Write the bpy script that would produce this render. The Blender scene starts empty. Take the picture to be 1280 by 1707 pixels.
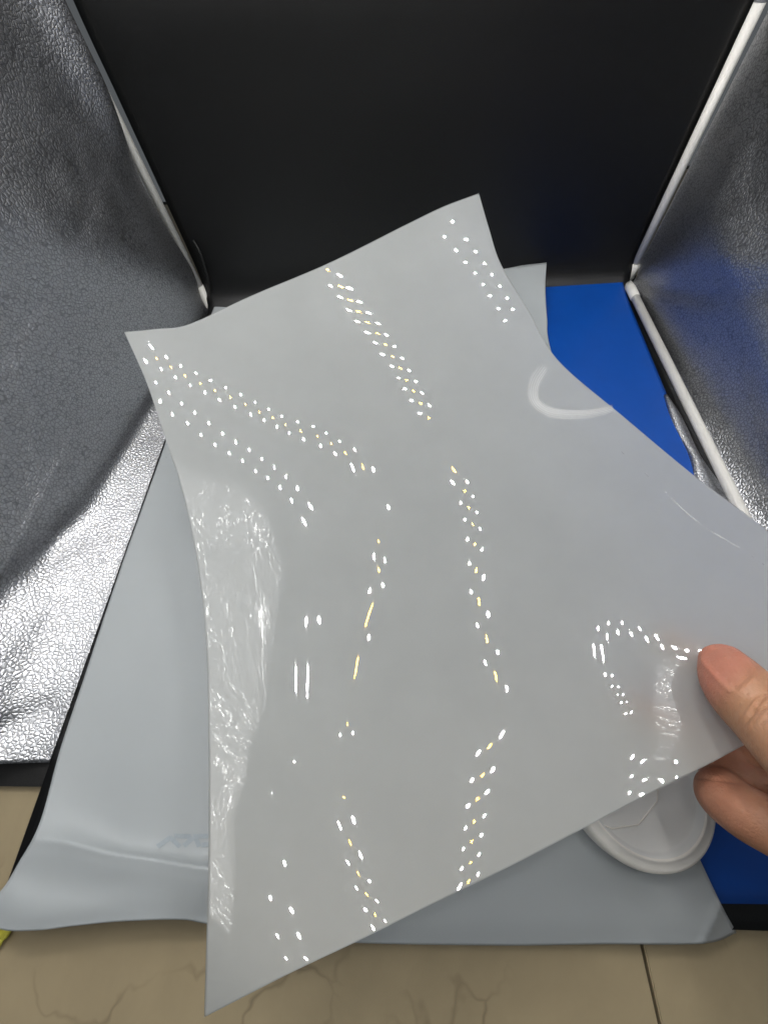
import bpy, bmesh, math, random
import numpy as np
from mathutils import Vector, Matrix
random.seed(7); rng=np.random.default_rng(5)
ROOM=.10; LED=1360.; PATCH_GLOW=3.6; LEDY=240.; FBUMP=.5; CHS=.5; FR=.010; CELL=.0026; DSC=1.0; HS=1.0; TRANS=.72
GREY=(.40,.43,.445); FILM=(.80,.82,.81); TILE=(.41,.335,.21)
# folds of the side walls: start (height, depth), end, width, amount
LR=[(.04,.20,.09,.72,.035,-.006),(.09,.66,.22,1.02,.04,-.009),(.015,.3,.03,1.05,.03,.004),(.50,.40,.12,-.05,.07,.007),(.35,.52,.08,.40,.007,-.0007),(.7,.1,.35,.75,.05,.005),(.30,.7,.42,.1,.009,-.0006),(.22,.3,.16,.8,.008,.0006),(.02,.93,.10,.99,.02,-.004)]
RR_=[(.25,.1,.55,.9,.08,.006),(.05,.0,.3,.35,.03,-.004),(.35,.1,.15,.6,.05,.005)]

scene=bpy.context.scene
# ---------------------------------------------------------------- camera, world, exposure
F_PX=641.0; CX,CY=640.0,853.5
CR=np.array([0.99838402,0.00163783,-0.05680377]); CU=np.array([0.02600172,0.87564538,0.48225416]); CF=np.array([-0.05052981,0.48295184,-0.87418777])
CP=np.array([-0.0184079,-0.45196296,0.2814719])
cam=bpy.data.cameras.new('camera'); camo=bpy.data.objects.new('camera',cam); scene.collection.objects.link(camo)
cam.sensor_fit='HORIZONTAL'; cam.sensor_width=36; cam.lens=F_PX/1280*36; cam.clip_start=.005; cam.clip_end=50
m=Matrix([[CR[0],CU[0],-CF[0],CP[0]],[CR[1],CU[1],-CF[1],CP[1]],[CR[2],CU[2],-CF[2],CP[2]],[0,0,0,1]]); camo.matrix_world=m
scene.camera=camo
w=bpy.data.worlds.new('World'); scene.world=w; w.use_nodes=True
bg=w.node_tree.nodes['Background']; bg.inputs[0].default_value=(.88,.95,1,1); bg.inputs[1].default_value=ROOM
scene.view_settings.view_transform='Standard'; scene.view_settings.look='None'; scene.view_settings.exposure=0; scene.view_settings.gamma=1
scene.cycles.max_bounces=8; scene.cycles.diffuse_bounces=4; scene.cycles.glossy_bounces=4; scene.cycles.transmission_bounces=6; scene.cycles.transparent_max_bounces=8
scene.cycles.sample_clamp_indirect=3; scene.cycles.caustics_reflective=True
COL=scene.collection
def ray(px,py): return (px-CX)/F_PX*CR-(py-CY)/F_PX*CU+CF
def at(px,py,v=0.0,ax=2):                       # photograph pixel -> point on an axis plane
    d=ray(px,py); return CP+(v-CP[ax])/d[ax]*d
def dep(px,py,Z): return CP+Z*ray(px,py)
# data: led chip places and radii on the ceiling (0.1 mm, colour column); control net of the held sheet
LEDS=[(-2385,-1929,2,17),(-2253,-1964,2,17),(-2123,-2002,2,17),(-1991,-2031,2,17),(-1856,-2066,2,17),(-1727,-2098,2,17),(-1599,-2127,2,17),(-1469,-2149,2,17),(-1338,-2188,2,17),(-1195,-2220,2,17),(-1068,-2257,2,17),
(-952,-2303,2,17),(-876,-2354,2,14),(-2363,-2047,0,17),(-2241,-2104,0,17),(-2083,-2124,0,17),(-1948,-2163,0,17),(-1815,-2197,0,17),(-1679,-2224,0,17),(-1547,-2245,0,17),(-1414,-2287,0,17),(-1283,-2303,0,17),(-1144,-2334,
0,17),(-1024,-2376,0,17),(-955,-2431,0,14),(-2349,-1686,2,17),(-2227,-1698,2,17),(-2088,-1724,2,17),(-1954,-1737,2,17),(-1817,-1769,2,17),(-1667,-1794,2,17),(-1535,-1808,2,17),(-1402,-1842,2,17),(-1259,-1869,2,17),
(-1123,-1893,2,17),(-972,-1910,2,17),(-824,-1916,2,17),(-694,-1943,2,17),(-557,-1974,2,17),(-408,-1986,2,17),(-2334,-1743,1,17),(-2195,-1769,1,17),(-2057,-1795,1,17),(-1920,-1812,1,17),(-1777,-1844,1,17),(-1636,-1859,1,
17),(-1500,-1883,1,17),(-1360,-1913,1,17),(-1220,-1931,1,17),(-1095,-1964,1,17),(-951,-1988,1,17),(-797,-2004,1,17),(-665,-2031,1,17),(-535,-2060,1,17),(-384,-2070,1,17),(-2304,-1813,0,17),(-2162,-1838,0,17),(-2020,
-1857,0,17),(-1878,-1880,0,17),(-1742,-1905,0,17),(-1601,-1925,0,17),(-1456,-1949,0,17),(-1317,-1969,0,17),(-1181,-1995,0,17),(-1057,-2022,0,17),(-924,-2055,0,17),(-779,-2081,0,17),(-649,-2106,0,17),(-510,-2117,0,17),
(-2451,-1810,0,17),(-268,-2042,2,17),(-185,-2129,2,17),(9,75,0,17),(34,-28,0,17),(37,-187,0,17),(49,-328,0,17),(59,-462,0,17),(65,-588,0,17),(65,-727,0,17),(80,-854,0,17),(85,-995,0,17),(93,-1128,0,17),(102,-1265,0,17),
(115,-1398,0,17),(28,263,1,17),(61,131,1,17),(68,-18,1,17),(78,-158,1,17),(90,-293,1,17),(105,-426,1,17),(113,-570,1,17),(118,-716,1,17),(128,-852,1,17),(133,-998,1,17),(148,-1132,1,17),(155,-1272,1,17),(168,-1431,1,17),
(80,262,2,17),(92,155,2,17),(102,2,2,17),(118,-131,2,17),(137,-257,2,17),(151,-411,2,17),(166,-556,2,17),(180,-697,2,17),(187,-853,2,17),(200,-989,2,17),(206,-1134,2,17),(213,-1277,2,17),(148,-1933,0,17),(148,-2075,0,
17),(161,-2215,0,17),(170,-2359,0,17),(181,-2503,0,17),(177,-2637,0,17),(201,-2773,0,17),(207,-2911,0,17),(214,-1848,1,17),(214,-1966,1,17),(214,-2116,1,17),(223,-2258,1,17),(229,-2397,1,17),(237,-2543,1,17),(248,-2678,
1,17),(264,-2815,1,17),(265,-2946,1,14),(272,-1887,2,17),(278,-2007,2,17),(283,-2159,2,17),(288,-2299,2,17),(292,-2437,2,17),(302,-2580,2,17),(317,-2716,2,17),(330,-2859,2,17),(338,-2975,2,17),(349,-3229,2,17),(364,
-3375,2,17),(368,-3499,2,17),(387,-3638,2,17),(395,-3768,2,17),(404,-3900,2,17),(424,-4049,2,17),(293,-3237,1,17),(304,-3372,1,17),(309,-3508,1,17),(319,-3647,1,17),(328,-3783,1,17),(343,-3932,1,17),(359,-4065,1,17),
(230,-3227,0,17),(238,-3369,0,17),(250,-3523,0,17),(259,-3667,0,17),(268,-3813,0,17),(278,-3952,0,17),(298,-4057,0,17),(884,1009,0,17),(936,893,0,17),(968,764,0,17),(1008,639,0,17),(1038,501,0,17),(1066,372,0,17),(1099,
224,0,17),(1130,70,0,17),(977,1184,2,17),(1028,1045,2,17),(1062,913,2,17),(1098,773,2,17),(1128,628,2,17),(1165,490,2,17),(1192,352,2,17),(1217,211,2,17),(2067,-2982,0,11),(1973,-2954,0,17),(1828,-2942,0,17),(1654,-2924,
0,17),(1486,-2925,0,17),(1340,-2941,0,17),(1263,-2997,0,14),(2050,-3045,2,14),(1974,-2993,2,17),(1847,-2980,2,17),(1704,-2981,2,17),(1564,-2980,2,17),(1433,-2989,2,17),(1351,-3011,2,14),(-836,-3849,0,17),(-869,-4002,0,
17),(-867,-4157,0,17),(-866,-4296,0,17),(-846,-4388,0,17),(-710,-3683,1,17),(-767,-3868,1,17),(-780,-4010,1,17),(-782,-4139,1,17),(-783,-4273,1,17),(-680,-3763,2,17),(-692,-3881,2,17),(-702,-3999,2,17),(-708,-4129,2,17),
(-680,-4275,2,17),(-1737,-4457,2,17),(-1706,-4615,2,17),(-1676,-4688,2,17),(-1661,-4790,2,17),(-1764,-4268,0,17),(-1866,-4623,0,17),(-1884,-4834,0,17),(-1923,-5056,0,17),(1328,-3064,0,17),(1381,-3183,0,17),(1433,-3305,0,
17),(1465,-3428,0,17),(1504,-3584,0,17),(1405,-3081,2,17),(1454,-3205,2,17),(1499,-3322,2,17),(1529,-3437,2,17),(1565,-3589,2,17),(1614,-3971,0,17),(1642,-4104,0,17),(1639,-4224,0,17),(1691,-4042,2,14),(1719,-4171,2,11),
(1709,-4258,2,14),(-459,-2535,0,17),(-515,-2673,0,17),(-620,-2948,0,17),(-379,-2445,1,17),(-424,-2578,1,17),(-476,-2724,1,11),(-533,-2856,1,11),(-346,-2531,2,17),(-388,-2647,2,17),(-436,-2770,2,17),(-481,-2902,2,17),
(-924,-2739,2,17),(-1007,-2821,2,11),(-1194,-3420,2,17),(-1046,-2760,0,14),(-1138,-2833,0,11)]
SURF=[-138313,-137293,-136216,-135084,-133905,-132688,-131449,-130205,-128977,-127783,-126639,-125558,-124549,-123614,-122753,-121965,-121250,-120606,-120039,-119554,-119159,-118861,-118662,-118564,-118565,-118664,
-118857,-119146,-119531,-120014,-120595,-121272,-122040,-122894,-123827,-124832,-125904,-127038,-128227,-129468,-130756,-132086,-133455,-134861,-136300,-137770,-139271,-140800,-142357,-143940,-145549,-147183,-148843,
-150527,-152235,-153968,-138495,-137502,-136476,-135417,-134328,-133212,-132074,-130922,-129768,-128626,-127510,-126436,-125416,-124462,-123582,-122781,-122060,-121419,-120857,-120376,-119981,-119680,-119482,-119393,
-119415,-119545,-119781,-120124,-120571,-121118,-121759,-122488,-123299,-124187,-125147,-126174,-127262,-128406,-129602,-130845,-132132,-133458,-134821,-136219,-137648,-139108,-140596,-142112,-143655,-145223,-146816,
-148434,-150076,-151742,-153432,-155146,-138705,-137725,-136734,-135732,-134719,-133691,-132647,-131587,-130514,-129434,-128360,-127306,-126288,-125323,-124425,-123607,-122874,-122230,-121676,-121209,-120830,-120543,
-120355,-120277,-120316,-120474,-120752,-121146,-121648,-122248,-122938,-123709,-124557,-125474,-126458,-127504,-128606,-129760,-130961,-132206,-133492,-134815,-136173,-137564,-138986,-140437,-141916,-143422,-144953,
-146510,-148091,-149696,-151325,-152977,-154653,-156353,-138945,-137965,-136995,-136035,-135082,-134131,-133174,-132203,-131215,-130208,-129190,-128171,-127168,-126199,-125285,-124446,-123696,-123045,-122498,-122053,
-121706,-121450,-121284,-121217,-121269,-121455,-121774,-122214,-122762,-123405,-124132,-124937,-125814,-126758,-127763,-128824,-129938,-131100,-132306,-133552,-134837,-136158,-137513,-138899,-140315,-141759,-143231,
-144730,-146253,-147802,-149374,-150971,-152591,-154234,-155901,-157590,-139218,-138227,-137266,-136333,-135426,-134538,-133657,-132773,-131874,-130950,-130000,-129031,-128055,-127092,-126166,-125303,-124531,-123870,
-123330,-122914,-122609,-122398,-122266,-122216,-122281,-122495,-122852,-123330,-123912,-124586,-125342,-126173,-127075,-128039,-129061,-130136,-131259,-132427,-133636,-134884,-136169,-137488,-138840,-140223,-141635,
-143076,-144543,-146037,-147556,-149099,-150667,-152259,-153874,-155513,-157175,-158860,-139521,-138516,-137555,-136638,-135761,-134921,-134105,-133300,-132489,-131656,-130788,-129882,-128945,-127999,-127068,-126185,
-125389,-124715,-124184,-123799,-123540,-123379,-123291,-123270,-123359,-123603,-123988,-124491,-125095,-125790,-126567,-127420,-128340,-129321,-130356,-131440,-132570,-133742,-134954,-136203,-137488,-138807,-140157,
-141538,-142948,-144387,-145852,-147344,-148861,-150403,-151970,-153561,-155176,-156815,-158477,-160163,-139850,-138836,-137873,-136962,-136103,-135294,-134527,-133790,-133064,-132323,-131546,-130715,-129831,-128912,
-127989,-127097,-126279,-125595,-125078,-124723,-124502,-124383,-124340,-124368,-124498,-124768,-125171,-125688,-126307,-127017,-127811,-128679,-129613,-130604,-131648,-132738,-133872,-135047,-136261,-137511,-138796,
-140114,-141464,-142845,-144255,-145693,-147159,-148652,-150171,-151715,-153284,-154879,-156498,-158141,-159809,-161501,-140198,-139188,-138227,-137319,-136467,-135676,-134943,-134258,-133602,-132947,-132262,-131519,
-130702,-129821,-128918,-128036,-127214,-126532,-126034,-125702,-125505,-125414,-125409,-125488,-125665,-125963,-126384,-126914,-127544,-128267,-129074,-129953,-130894,-131891,-132938,-134031,-135167,-136343,-137558,
-138808,-140094,-141413,-142764,-144145,-145557,-146997,-148466,-149962,-151485,-153035,-154611,-156213,-157840,-159493,-161172,-162875,-140562,-139572,-138623,-137720,-136872,-136088,-135373,-134722,-134118,-133530,
-132927,-132272,-131538,-130715,-129843,-128990,-128201,-127545,-127060,-126742,-126555,-126485,-126515,-126635,-126849,-127176,-127619,-128165,-128809,-129544,-130359,-131242,-132185,-133182,-134229,-135321,-136456,
-137632,-138847,-140098,-141384,-142703,-144055,-145439,-146854,-148298,-149772,-151275,-152806,-154364,-155951,-157565,-159205,-160873,-162567,-164288,-140943,-139985,-139062,-138174,-137332,-136551,-135845,-135210,
-134630,-134083,-133540,-132962,-132312,-131569,-130757,-129956,-129225,-128609,-128142,-127833,-127655,-127608,-127667,-127818,-128064,-128416,-128878,-129443,-130103,-130847,-131664,-132545,-133485,-134478,-135520,
-136610,-137743,-138917,-140130,-141381,-142667,-143987,-145342,-146728,-148147,-149598,-151079,-152591,-154133,-155704,-157305,-158935,-160594,-162281,-163997,-165741,-141347,-140427,-139539,-138682,-137857,-137086,
-136385,-135746,-135164,-134630,-134121,-133597,-133018,-132363,-131642,-130912,-130241,-129681,-129250,-128962,-128806,-128780,-128860,-129036,-129312,-129691,-130174,-130758,-131429,-132174,-132987,-133861,-134793,
-135779,-136815,-137899,-139028,-140199,-141410,-142659,-143945,-145267,-146623,-148014,-149439,-150897,-152388,-153912,-155468,-157055,-158674,-160325,-162007,-163719,-165463,-167237,-141786,-140906,-140056,-139237,
-138449,-137703,-137007,-136349,-135746,-135206,-134706,-134210,-133687,-133118,-132502,-131862,-131253,-130739,-130351,-130103,-129980,-129972,-130074,-130280,-130588,-130997,-131504,-132101,-132775,-133517,-134321,
-135186,-136109,-137087,-138116,-139193,-140316,-141482,-142689,-143936,-145220,-146543,-147902,-149298,-150730,-152197,-153700,-155238,-156811,-158418,-160060,-161736,-163445,-165189,-166966,-168777,-142275,-141434,
-140623,-139844,-139099,-138387,-137702,-137027,-136406,-135851,-135336,-134848,-134366,-133868,-133339,-132787,-132249,-131786,-131440,-131234,-131150,-131170,-131301,-131541,-131883,-132320,-132846,-133452,-134127,
-134865,-135663,-136520,-137435,-138404,-139424,-140494,-141609,-142768,-143970,-145212,-146495,-147818,-149180,-150581,-152021,-153499,-155016,-156571,-158164,-159794,-161462,-163168,-164911,-166691,-168509,-170363,
-142825,-142027,-141258,-140519,-139813,-139127,-138447,-137781,-137162,-136591,-136045,-135553,-135099,-134648,-134180,-133702,-133240,-132836,-132532,-132362,-132320,-132381,-132544,-132815,-133185,-133646,-134188,
-134802,-135479,-136216,-137011,-137864,-138771,-139732,-140744,-141803,-142909,-144060,-145254,-146491,-147771,-149094,-150459,-151865,-153314,-154805,-156337,-157911,-159526,-161184,-162883,-164623,-166404,-168227,
-170091,-171996,-143450,-142699,-141973,-141272,-140590,-139915,-139248,-138601,-137990,-137411,-136851,-136358,-135915,-135484,-135059,-134645,-134251,-133902,-133641,-133504,-133499,-133601,-133797,-134094,-134489,
-134971,-135527,-136149,-136831,-137571,-138367,-139218,-140122,-141075,-142076,-143125,-144219,-145360,-146545,-147776,-149052,-150373,-151740,-153152,-154610,-156114,-157663,-159259,-160900,-162588,-164321,-166101,
-167926,-169798,-171714,-173677,-144164,-143457,-142766,-142091,-141422,-140757,-140101,-139466,-138862,-138288,-137749,-137261,-136817,-136391,-136002,-135644,-135308,-135008,-134782,-134671,-134692,-134831,-135058,
-135380,-135798,-136299,-136867,-137497,-138187,-138935,-139737,-140589,-141488,-142434,-143424,-144461,-145543,-146671,-147846,-149068,-150339,-151658,-153027,-154444,-155912,-157429,-158997,-160616,-162286,-164007,
-165779,-167603,-169477,-171403,-173379,-175406,-144974,-144300,-143634,-142973,-142316,-141664,-141018,-140386,-139784,-139220,-138701,-138225,-137785,-137377,-137022,-136710,-136421,-136164,-135969,-135874,-135903,
-136065,-136331,-136685,-137124,-137635,-138213,-138855,-139559,-140317,-141126,-141979,-142874,-143811,-144790,-145813,-146881,-147996,-149159,-150372,-151636,-152952,-154320,-155743,-157219,-158751,-160339,-161983,
-163684,-165442,-167257,-169129,-171058,-173043,-175085,-177182,-145882,-145227,-144574,-143923,-143277,-142638,-142005,-141384,-140784,-140220,-139703,-139236,-138814,-138428,-138097,-137821,-137576,-137360,-137195,
-137116,-137156,-137330,-137628,-138009,-138461,-138982,-139575,-140235,-140956,-141727,-142542,-143394,-144284,-145211,-146177,-147186,-148238,-149339,-150488,-151690,-152945,-154256,-155624,-157050,-158536,-160082,
-161691,-163362,-165096,-166894,-168755,-170680,-172668,-174718,-176831,-179005,-146886,-146236,-145588,-144945,-144307,-143676,-143056,-142451,-141867,-141311,-140792,-140320,-139898,-139526,-139205,-138952,-138752,
-138581,-138450,-138396,-138457,-138649,-138956,-139346,-139811,-140353,-140970,-141653,-142391,-143172,-143989,-144839,-145720,-146636,-147588,-148581,-149618,-150702,-151837,-153025,-154270,-155574,-156939,-158368,
-159862,-161424,-163053,-164753,-166523,-168363,-170274,-172256,-174307,-176427,-178615,-180873,-147978,-147325,-146678,-146037,-145405,-144782,-144173,-143582,-143015,-142477,-141971,-141501,-141073,-140692,-140371,
-140124,-139951,-139824,-139737,-139712,-139792,-140000,-140314,-140714,-141200,-141770,-142416,-143122,-143873,-144658,-145473,-146316,-147187,-148090,-149028,-150004,-151024,-152090,-153208,-154381,-155614,-156909,
-158270,-159700,-161201,-162777,-164429,-166158,-167966,-169851,-171814,-173855,-175973,-178167,-180436,-182781,-149152,-148492,-147841,-147202,-146573,-145958,-145359,-144781,-144227,-143704,-143216,-142763,-142341,
-141953,-141623,-141373,-141210,-141117,-141077,-141079,-141170,-141386,-141722,-142151,-142664,-143260,-143929,-144648,-145403,-146187,-146996,-147830,-148690,-149579,-150501,-151459,-152460,-153507,-154606,-155761,
-156978,-158262,-159617,-161047,-162555,-164146,-165820,-167579,-169425,-171357,-173375,-175478,-177665,-179936,-182289,-184726,-150399,-149732,-149078,-148439,-147814,-147206,-146617,-146051,-145510,-145000,-144525,
-144088,-143685,-143307,-142971,-142718,-142567,-142506,-142499,-142525,-142627,-142854,-143211,-143673,-144216,-144834,-145510,-146228,-146980,-147758,-148560,-149384,-150232,-151106,-152011,-152951,-153931,-154956,
-156033,-157168,-158368,-159638,-160984,-162412,-163927,-165531,-167228,-169018,-170903,-172882,-174956,-177122,-179380,-181730,-184171,-186703,-151713,-151041,-150385,-149748,-149129,-148529,-147951,-147396,-146869,
-146373,-145911,-145487,-145098,-144741,-144416,-144166,-144037,-144009,-144035,-144083,-144187,-144415,-144781,-145262,-145833,-146465,-147140,-147854,-148601,-149373,-150167,-150981,-151817,-152677,-153564,-154483,
-155440,-156441,-157494,-158605,-159784,-161038,-162374,-163800,-165319,-166937,-168655,-170476,-172400,-174427,-176556,-178786,-181116,-183547,-186076,-188704,-153085,-152413,-151761,-151128,-150517,-149927,-149361,
-148820,-148308,-147827,-147380,-146968,-146592,-146252,-145950,-145720,-145615,-145616,-145676,-145753,-145858,-146074,-146431,-146919,-147493,-148125,-148804,-149518,-150261,-151029,-151818,-152625,-153450,-154295,
-155164,-156060,-156992,-157966,-158990,-160076,-161231,-162467,-163791,-165212,-166735,-168365,-170105,-171955,-173917,-175990,-178173,-180466,-182869,-185379,-187998,-190724,-154510,-153845,-153201,-152578,-151978,
-151401,-150849,-150323,-149827,-149362,-148930,-148532,-148169,-147844,-147569,-147373,-147287,-147301,-147377,-147474,-147599,-147817,-148168,-148644,-149202,-149825,-150501,-151215,-151958,-152725,-153512,-154315,
-155132,-155964,-156813,-157685,-158588,-159531,-160526,-161582,-162712,-163927,-165238,-166653,-168178,-169819,-171578,-173456,-175454,-177571,-179807,-182161,-184633,-187223,-189929,-192752,-155979,-155330,-154702,
-154095,-153510,-152949,-152412,-151903,-151423,-150974,-150558,-150176,-149829,-149525,-149278,-149110,-149034,-149044,-149116,-149223,-149374,-149614,-149961,-150415,-150960,-151571,-152237,-152946,-153689,-154459,
-155248,-156052,-156864,-157683,-158512,-159358,-160230,-161140,-162101,-163127,-164230,-165423,-166719,-168127,-169653,-171302,-173077,-174980,-177010,-179167,-181453,-183866,-186405,-189071,-191862,-194778,-157488,
-156864,-156259,-155674,-155110,-154567,-154049,-153557,-153095,-152663,-152263,-151899,-151573,-151294,-151072,-150919,-150843,-150841,-150906,-151028,-151196,-151452,-151805,-152249,-152779,-153374,-154022,-154719,
-155458,-156231,-157025,-157831,-158642,-159451,-160262,-161080,-161919,-162793,-163719,-164712,-165788,-166959,-168239,-169637,-171161,-172816,-174603,-176526,-178584,-180778,-183109,-185577,-188179,-190916,-193787,
-196790,-159033,-158442,-157868,-157311,-156771,-156252,-155755,-155283,-154838,-154423,-154042,-153699,-153398,-153144,-152943,-152798,-152716,-152708,-152776,-152905,-153080,-153330,-153675,-154121,-154650,-155228,
-155856,-156539,-157271,-158043,-158840,-159650,-160460,-161262,-162056,-162848,-163654,-164491,-165380,-166341,-167388,-168538,-169801,-171189,-172707,-174362,-176156,-178093,-180174,-182401,-184773,-187289,-189949,
-192751,-195694,-198777,-160610,-160059,-159522,-158998,-158489,-157997,-157524,-157074,-156649,-156255,-155894,-155572,-155295,-155065,-154882,-154745,-154661,-154645,-154714,-154845,-155017,-155261,-155600,-156048,
-156579,-157146,-157753,-158415,-159134,-159898,-160693,-161502,-162310,-163106,-163887,-164658,-165433,-166235,-167087,-168013,-169034,-170162,-171409,-172783,-174291,-175939,-177733,-179679,-181778,-184032,-186440,
-188999,-191709,-194568,-197573,-200725,-162215,-161709,-161213,-160728,-160255,-159795,-159351,-158926,-158525,-158153,-157814,-157514,-157256,-157045,-156879,-156756,-156678,-156655,-156703,-156825,-157002,-157252,
-157595,-158037,-158551,-159104,-159697,-160346,-161049,-161799,-162582,-163383,-164183,-164970,-165742,-166500,-167255,-168024,-168840,-169732,-170724,-171831,-173061,-174419,-175910,-177545,-179334,-181283,-183395,
-185670,-188106,-190701,-193452,-196357,-199414,-202622,-163847,-163388,-162936,-162494,-162060,-161637,-161227,-160833,-160460,-160113,-159798,-159519,-159279,-159080,-158926,-158817,-158754,-158736,-158766,-158862,
-159037,-159295,-159643,-160075,-160575,-161123,-161707,-162333,-163015,-163745,-164508,-165289,-166073,-166845,-167607,-168363,-169111,-169860,-170642,-171499,-172461,-173543,-174753,-176092,-177559,-179175,-180954,
-182901,-185021,-187310,-189768,-192389,-195171,-198110,-201205,-204454,-165505,-165090,-164683,-164285,-163896,-163515,-163145,-162788,-162447,-162130,-161839,-161581,-161358,-161173,-161027,-160925,-160872,-160866,
-160894,-160968,-161131,-161387,-161730,-162151,-162635,-163167,-163741,-164359,-165026,-165734,-166472,-167224,-167978,-168728,-169476,-170229,-170986,-171734,-172490,-173313,-174240,-175291,-176475,-177786,-179229,
-180825,-182591,-184533,-186654,-188950,-191420,-194057,-196858,-199819,-202937,-206211,-167186,-166811,-166447,-166094,-165751,-165418,-165094,-164780,-164478,-164193,-163930,-163694,-163490,-163319,-163184,-163084,
-163027,-163016,-163051,-163128,-163280,-163523,-163854,-164260,-164731,-165256,-165822,-166427,-167075,-167760,-168470,-169192,-169917,-170644,-171376,-172116,-172872,-173629,-174377,-175166,-176053,-177065,-178213,
-179493,-180911,-182490,-184242,-186175,-188290,-190585,-193056,-195698,-198505,-201473,-204600,-207884,-168885,-168547,-168223,-167914,-167618,-167335,-167062,-166797,-166541,-166296,-166064,-165853,-165667,-165511,
-165387,-165290,-165227,-165204,-165231,-165317,-165470,-165702,-166015,-166403,-166855,-167363,-167920,-168518,-169152,-169814,-170497,-171192,-171898,-172609,-173322,-174043,-174778,-175520,-176263,-177033,-177885,
-178855,-179960,-181207,-182604,-184166,-185904,-187823,-189926,-192210,-194671,-197305,-200105,-203067,-206187,-209465,-170599,-170292,-170004,-169737,-169488,-169256,-169038,-168828,-168624,-168425,-168231,-168049,
-167884,-167742,-167627,-167537,-167472,-167439,-167454,-167537,-167691,-167916,-168213,-168579,-169010,-169498,-170040,-170629,-171251,-171889,-172541,-173211,-173899,-174601,-175300,-175989,-176684,-177393,-178120,
-178881,-179712,-180648,-181715,-182931,-184306,-185851,-187572,-189473,-191557,-193821,-196262,-198875,-201654,-204595,-207694,-210952,-172317,-172040,-171788,-171560,-171356,-171173,-171010,-170858,-170712,-170566,
-170418,-170272,-170133,-170009,-169907,-169823,-169757,-169716,-169723,-169796,-169942,-170158,-170440,-170787,-171196,-171667,-172195,-172768,-173362,-173969,-174592,-175234,-175894,-176569,-177248,-177911,-178568,
-179242,-179946,-180696,-181514,-182431,-183473,-184664,-186017,-187541,-189241,-191120,-193178,-195413,-197823,-200403,-203148,-206055,-209120,-212342,-174031,-173786,-173568,-173378,-173216,-173081,-172968,-172874,
-172788,-172703,-172609,-172506,-172399,-172297,-172208,-172134,-172073,-172029,-172027,-172089,-172221,-172423,-172691,-173020,-173410,-173858,-174358,-174899,-175463,-176044,-176640,-177250,-177874,-178506,-179145,
-179783,-180415,-181061,-181743,-182478,-183288,-184196,-185225,-186398,-187732,-189234,-190910,-192760,-194786,-196985,-199354,-201891,-204590,-207448,-210465,-213638,-175728,-175519,-175340,-175189,-175068,-174975,
-174909,-174866,-174838,-174815,-174782,-174732,-174662,-174583,-174507,-174444,-174397,-174361,-174353,-174403,-174520,-174705,-174956,-175268,-175637,-176057,-176520,-177022,-177555,-178109,-178677,-179254,-179838,
-180426,-181021,-181622,-182229,-182852,-183513,-184234,-185037,-185941,-186965,-188129,-189445,-190925,-192573,-194391,-196378,-198534,-200854,-203337,-205979,-208779,-211734,-214844,-177393,-177232,-177097,-176989,
-176909,-176856,-176830,-176830,-176851,-176883,-176913,-176923,-176899,-176846,-176784,-176731,-176695,-176679,-176679,-176721,-176823,-176991,-177225,-177519,-177865,-178253,-178680,-179144,-179641,-180163,-180700,
-181242,-181788,-182336,-182888,-183450,-184021,-184618,-185260,-185970,-186767,-187670,-188693,-189849,-191152,-192610,-194228,-196008,-197952,-200058,-202322,-204744,-207321,-210051,-212933,-215965,-179011,-178911,
-178831,-178773,-178736,-178722,-178732,-178766,-178823,-178898,-178980,-179049,-179080,-179063,-179017,-178974,-178952,-178952,-178971,-179019,-179114,-179269,-179486,-179760,-180080,-180438,-180831,-181261,-181723,
-182208,-182708,-183215,-183725,-184235,-184749,-185270,-185804,-186370,-186993,-187692,-188486,-189387,-190408,-191559,-192848,-194283,-195869,-197610,-199506,-201557,-203760,-206114,-208618,-211269,-214067,-217012,
-180567,-180545,-180534,-180534,-180547,-180574,-180618,-180679,-180761,-180860,-180973,-181086,-181171,-181201,-181184,-181158,-181152,-181172,-181212,-181276,-181377,-181525,-181727,-181981,-182278,-182609,-182974,
-183370,-183794,-184240,-184702,-185172,-185646,-186123,-186602,-187086,-187582,-188117,-188721,-189411,-190200,-191098,-192114,-193256,-194530,-195942,-197495,-199194,-201039,-203031,-205168,-207450,-209874,-212439,
-215145,-217992,-182047,-182121,-182194,-182264,-182335,-182408,-182486,-182573,-182672,-182783,-182905,-183034,-183156,-183239,-183272,-183279,-183294,-183338,-183401,-183487,-183601,-183751,-183943,-184180,-184454,
-184760,-185096,-185462,-185851,-186259,-186682,-187113,-187550,-187992,-188437,-188888,-189353,-189865,-190453,-191133,-191915,-192806,-193814,-194943,-196198,-197584,-199103,-200758,-202550,-204480,-206548,-208753,
-211092,-213567,-216174,-218915,-183438,-183627,-183799,-183953,-184093,-184220,-184338,-184451,-184565,-184683,-184807,-184939,-185078,-185209,-185300,-185354,-185396,-185457,-185544,-185653,-185785,-185943,-186131,
-186352,-186606,-186888,-187198,-187534,-187890,-188261,-188644,-189036,-189434,-189839,-190249,-190672,-191120,-191619,-192195,-192864,-193635,-194515,-195509,-196620,-197853,-199209,-200691,-202300,-204038,-205905,
-207901,-210025,-212278,-214657,-217162,-219792,-184728,-185049,-185336,-185589,-185810,-186002,-186168,-186314,-186448,-186576,-186707,-186847,-187002,-187160,-187299,-187404,-187483,-187561,-187661,-187785,-187930,
-188096,-188283,-188495,-188731,-188992,-189278,-189584,-189907,-190241,-190586,-190939,-191299,-191667,-192048,-192449,-192886,-193379,-193946,-194603,-195360,-196225,-197200,-198290,-199495,-200818,-202259,-203821,
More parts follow.
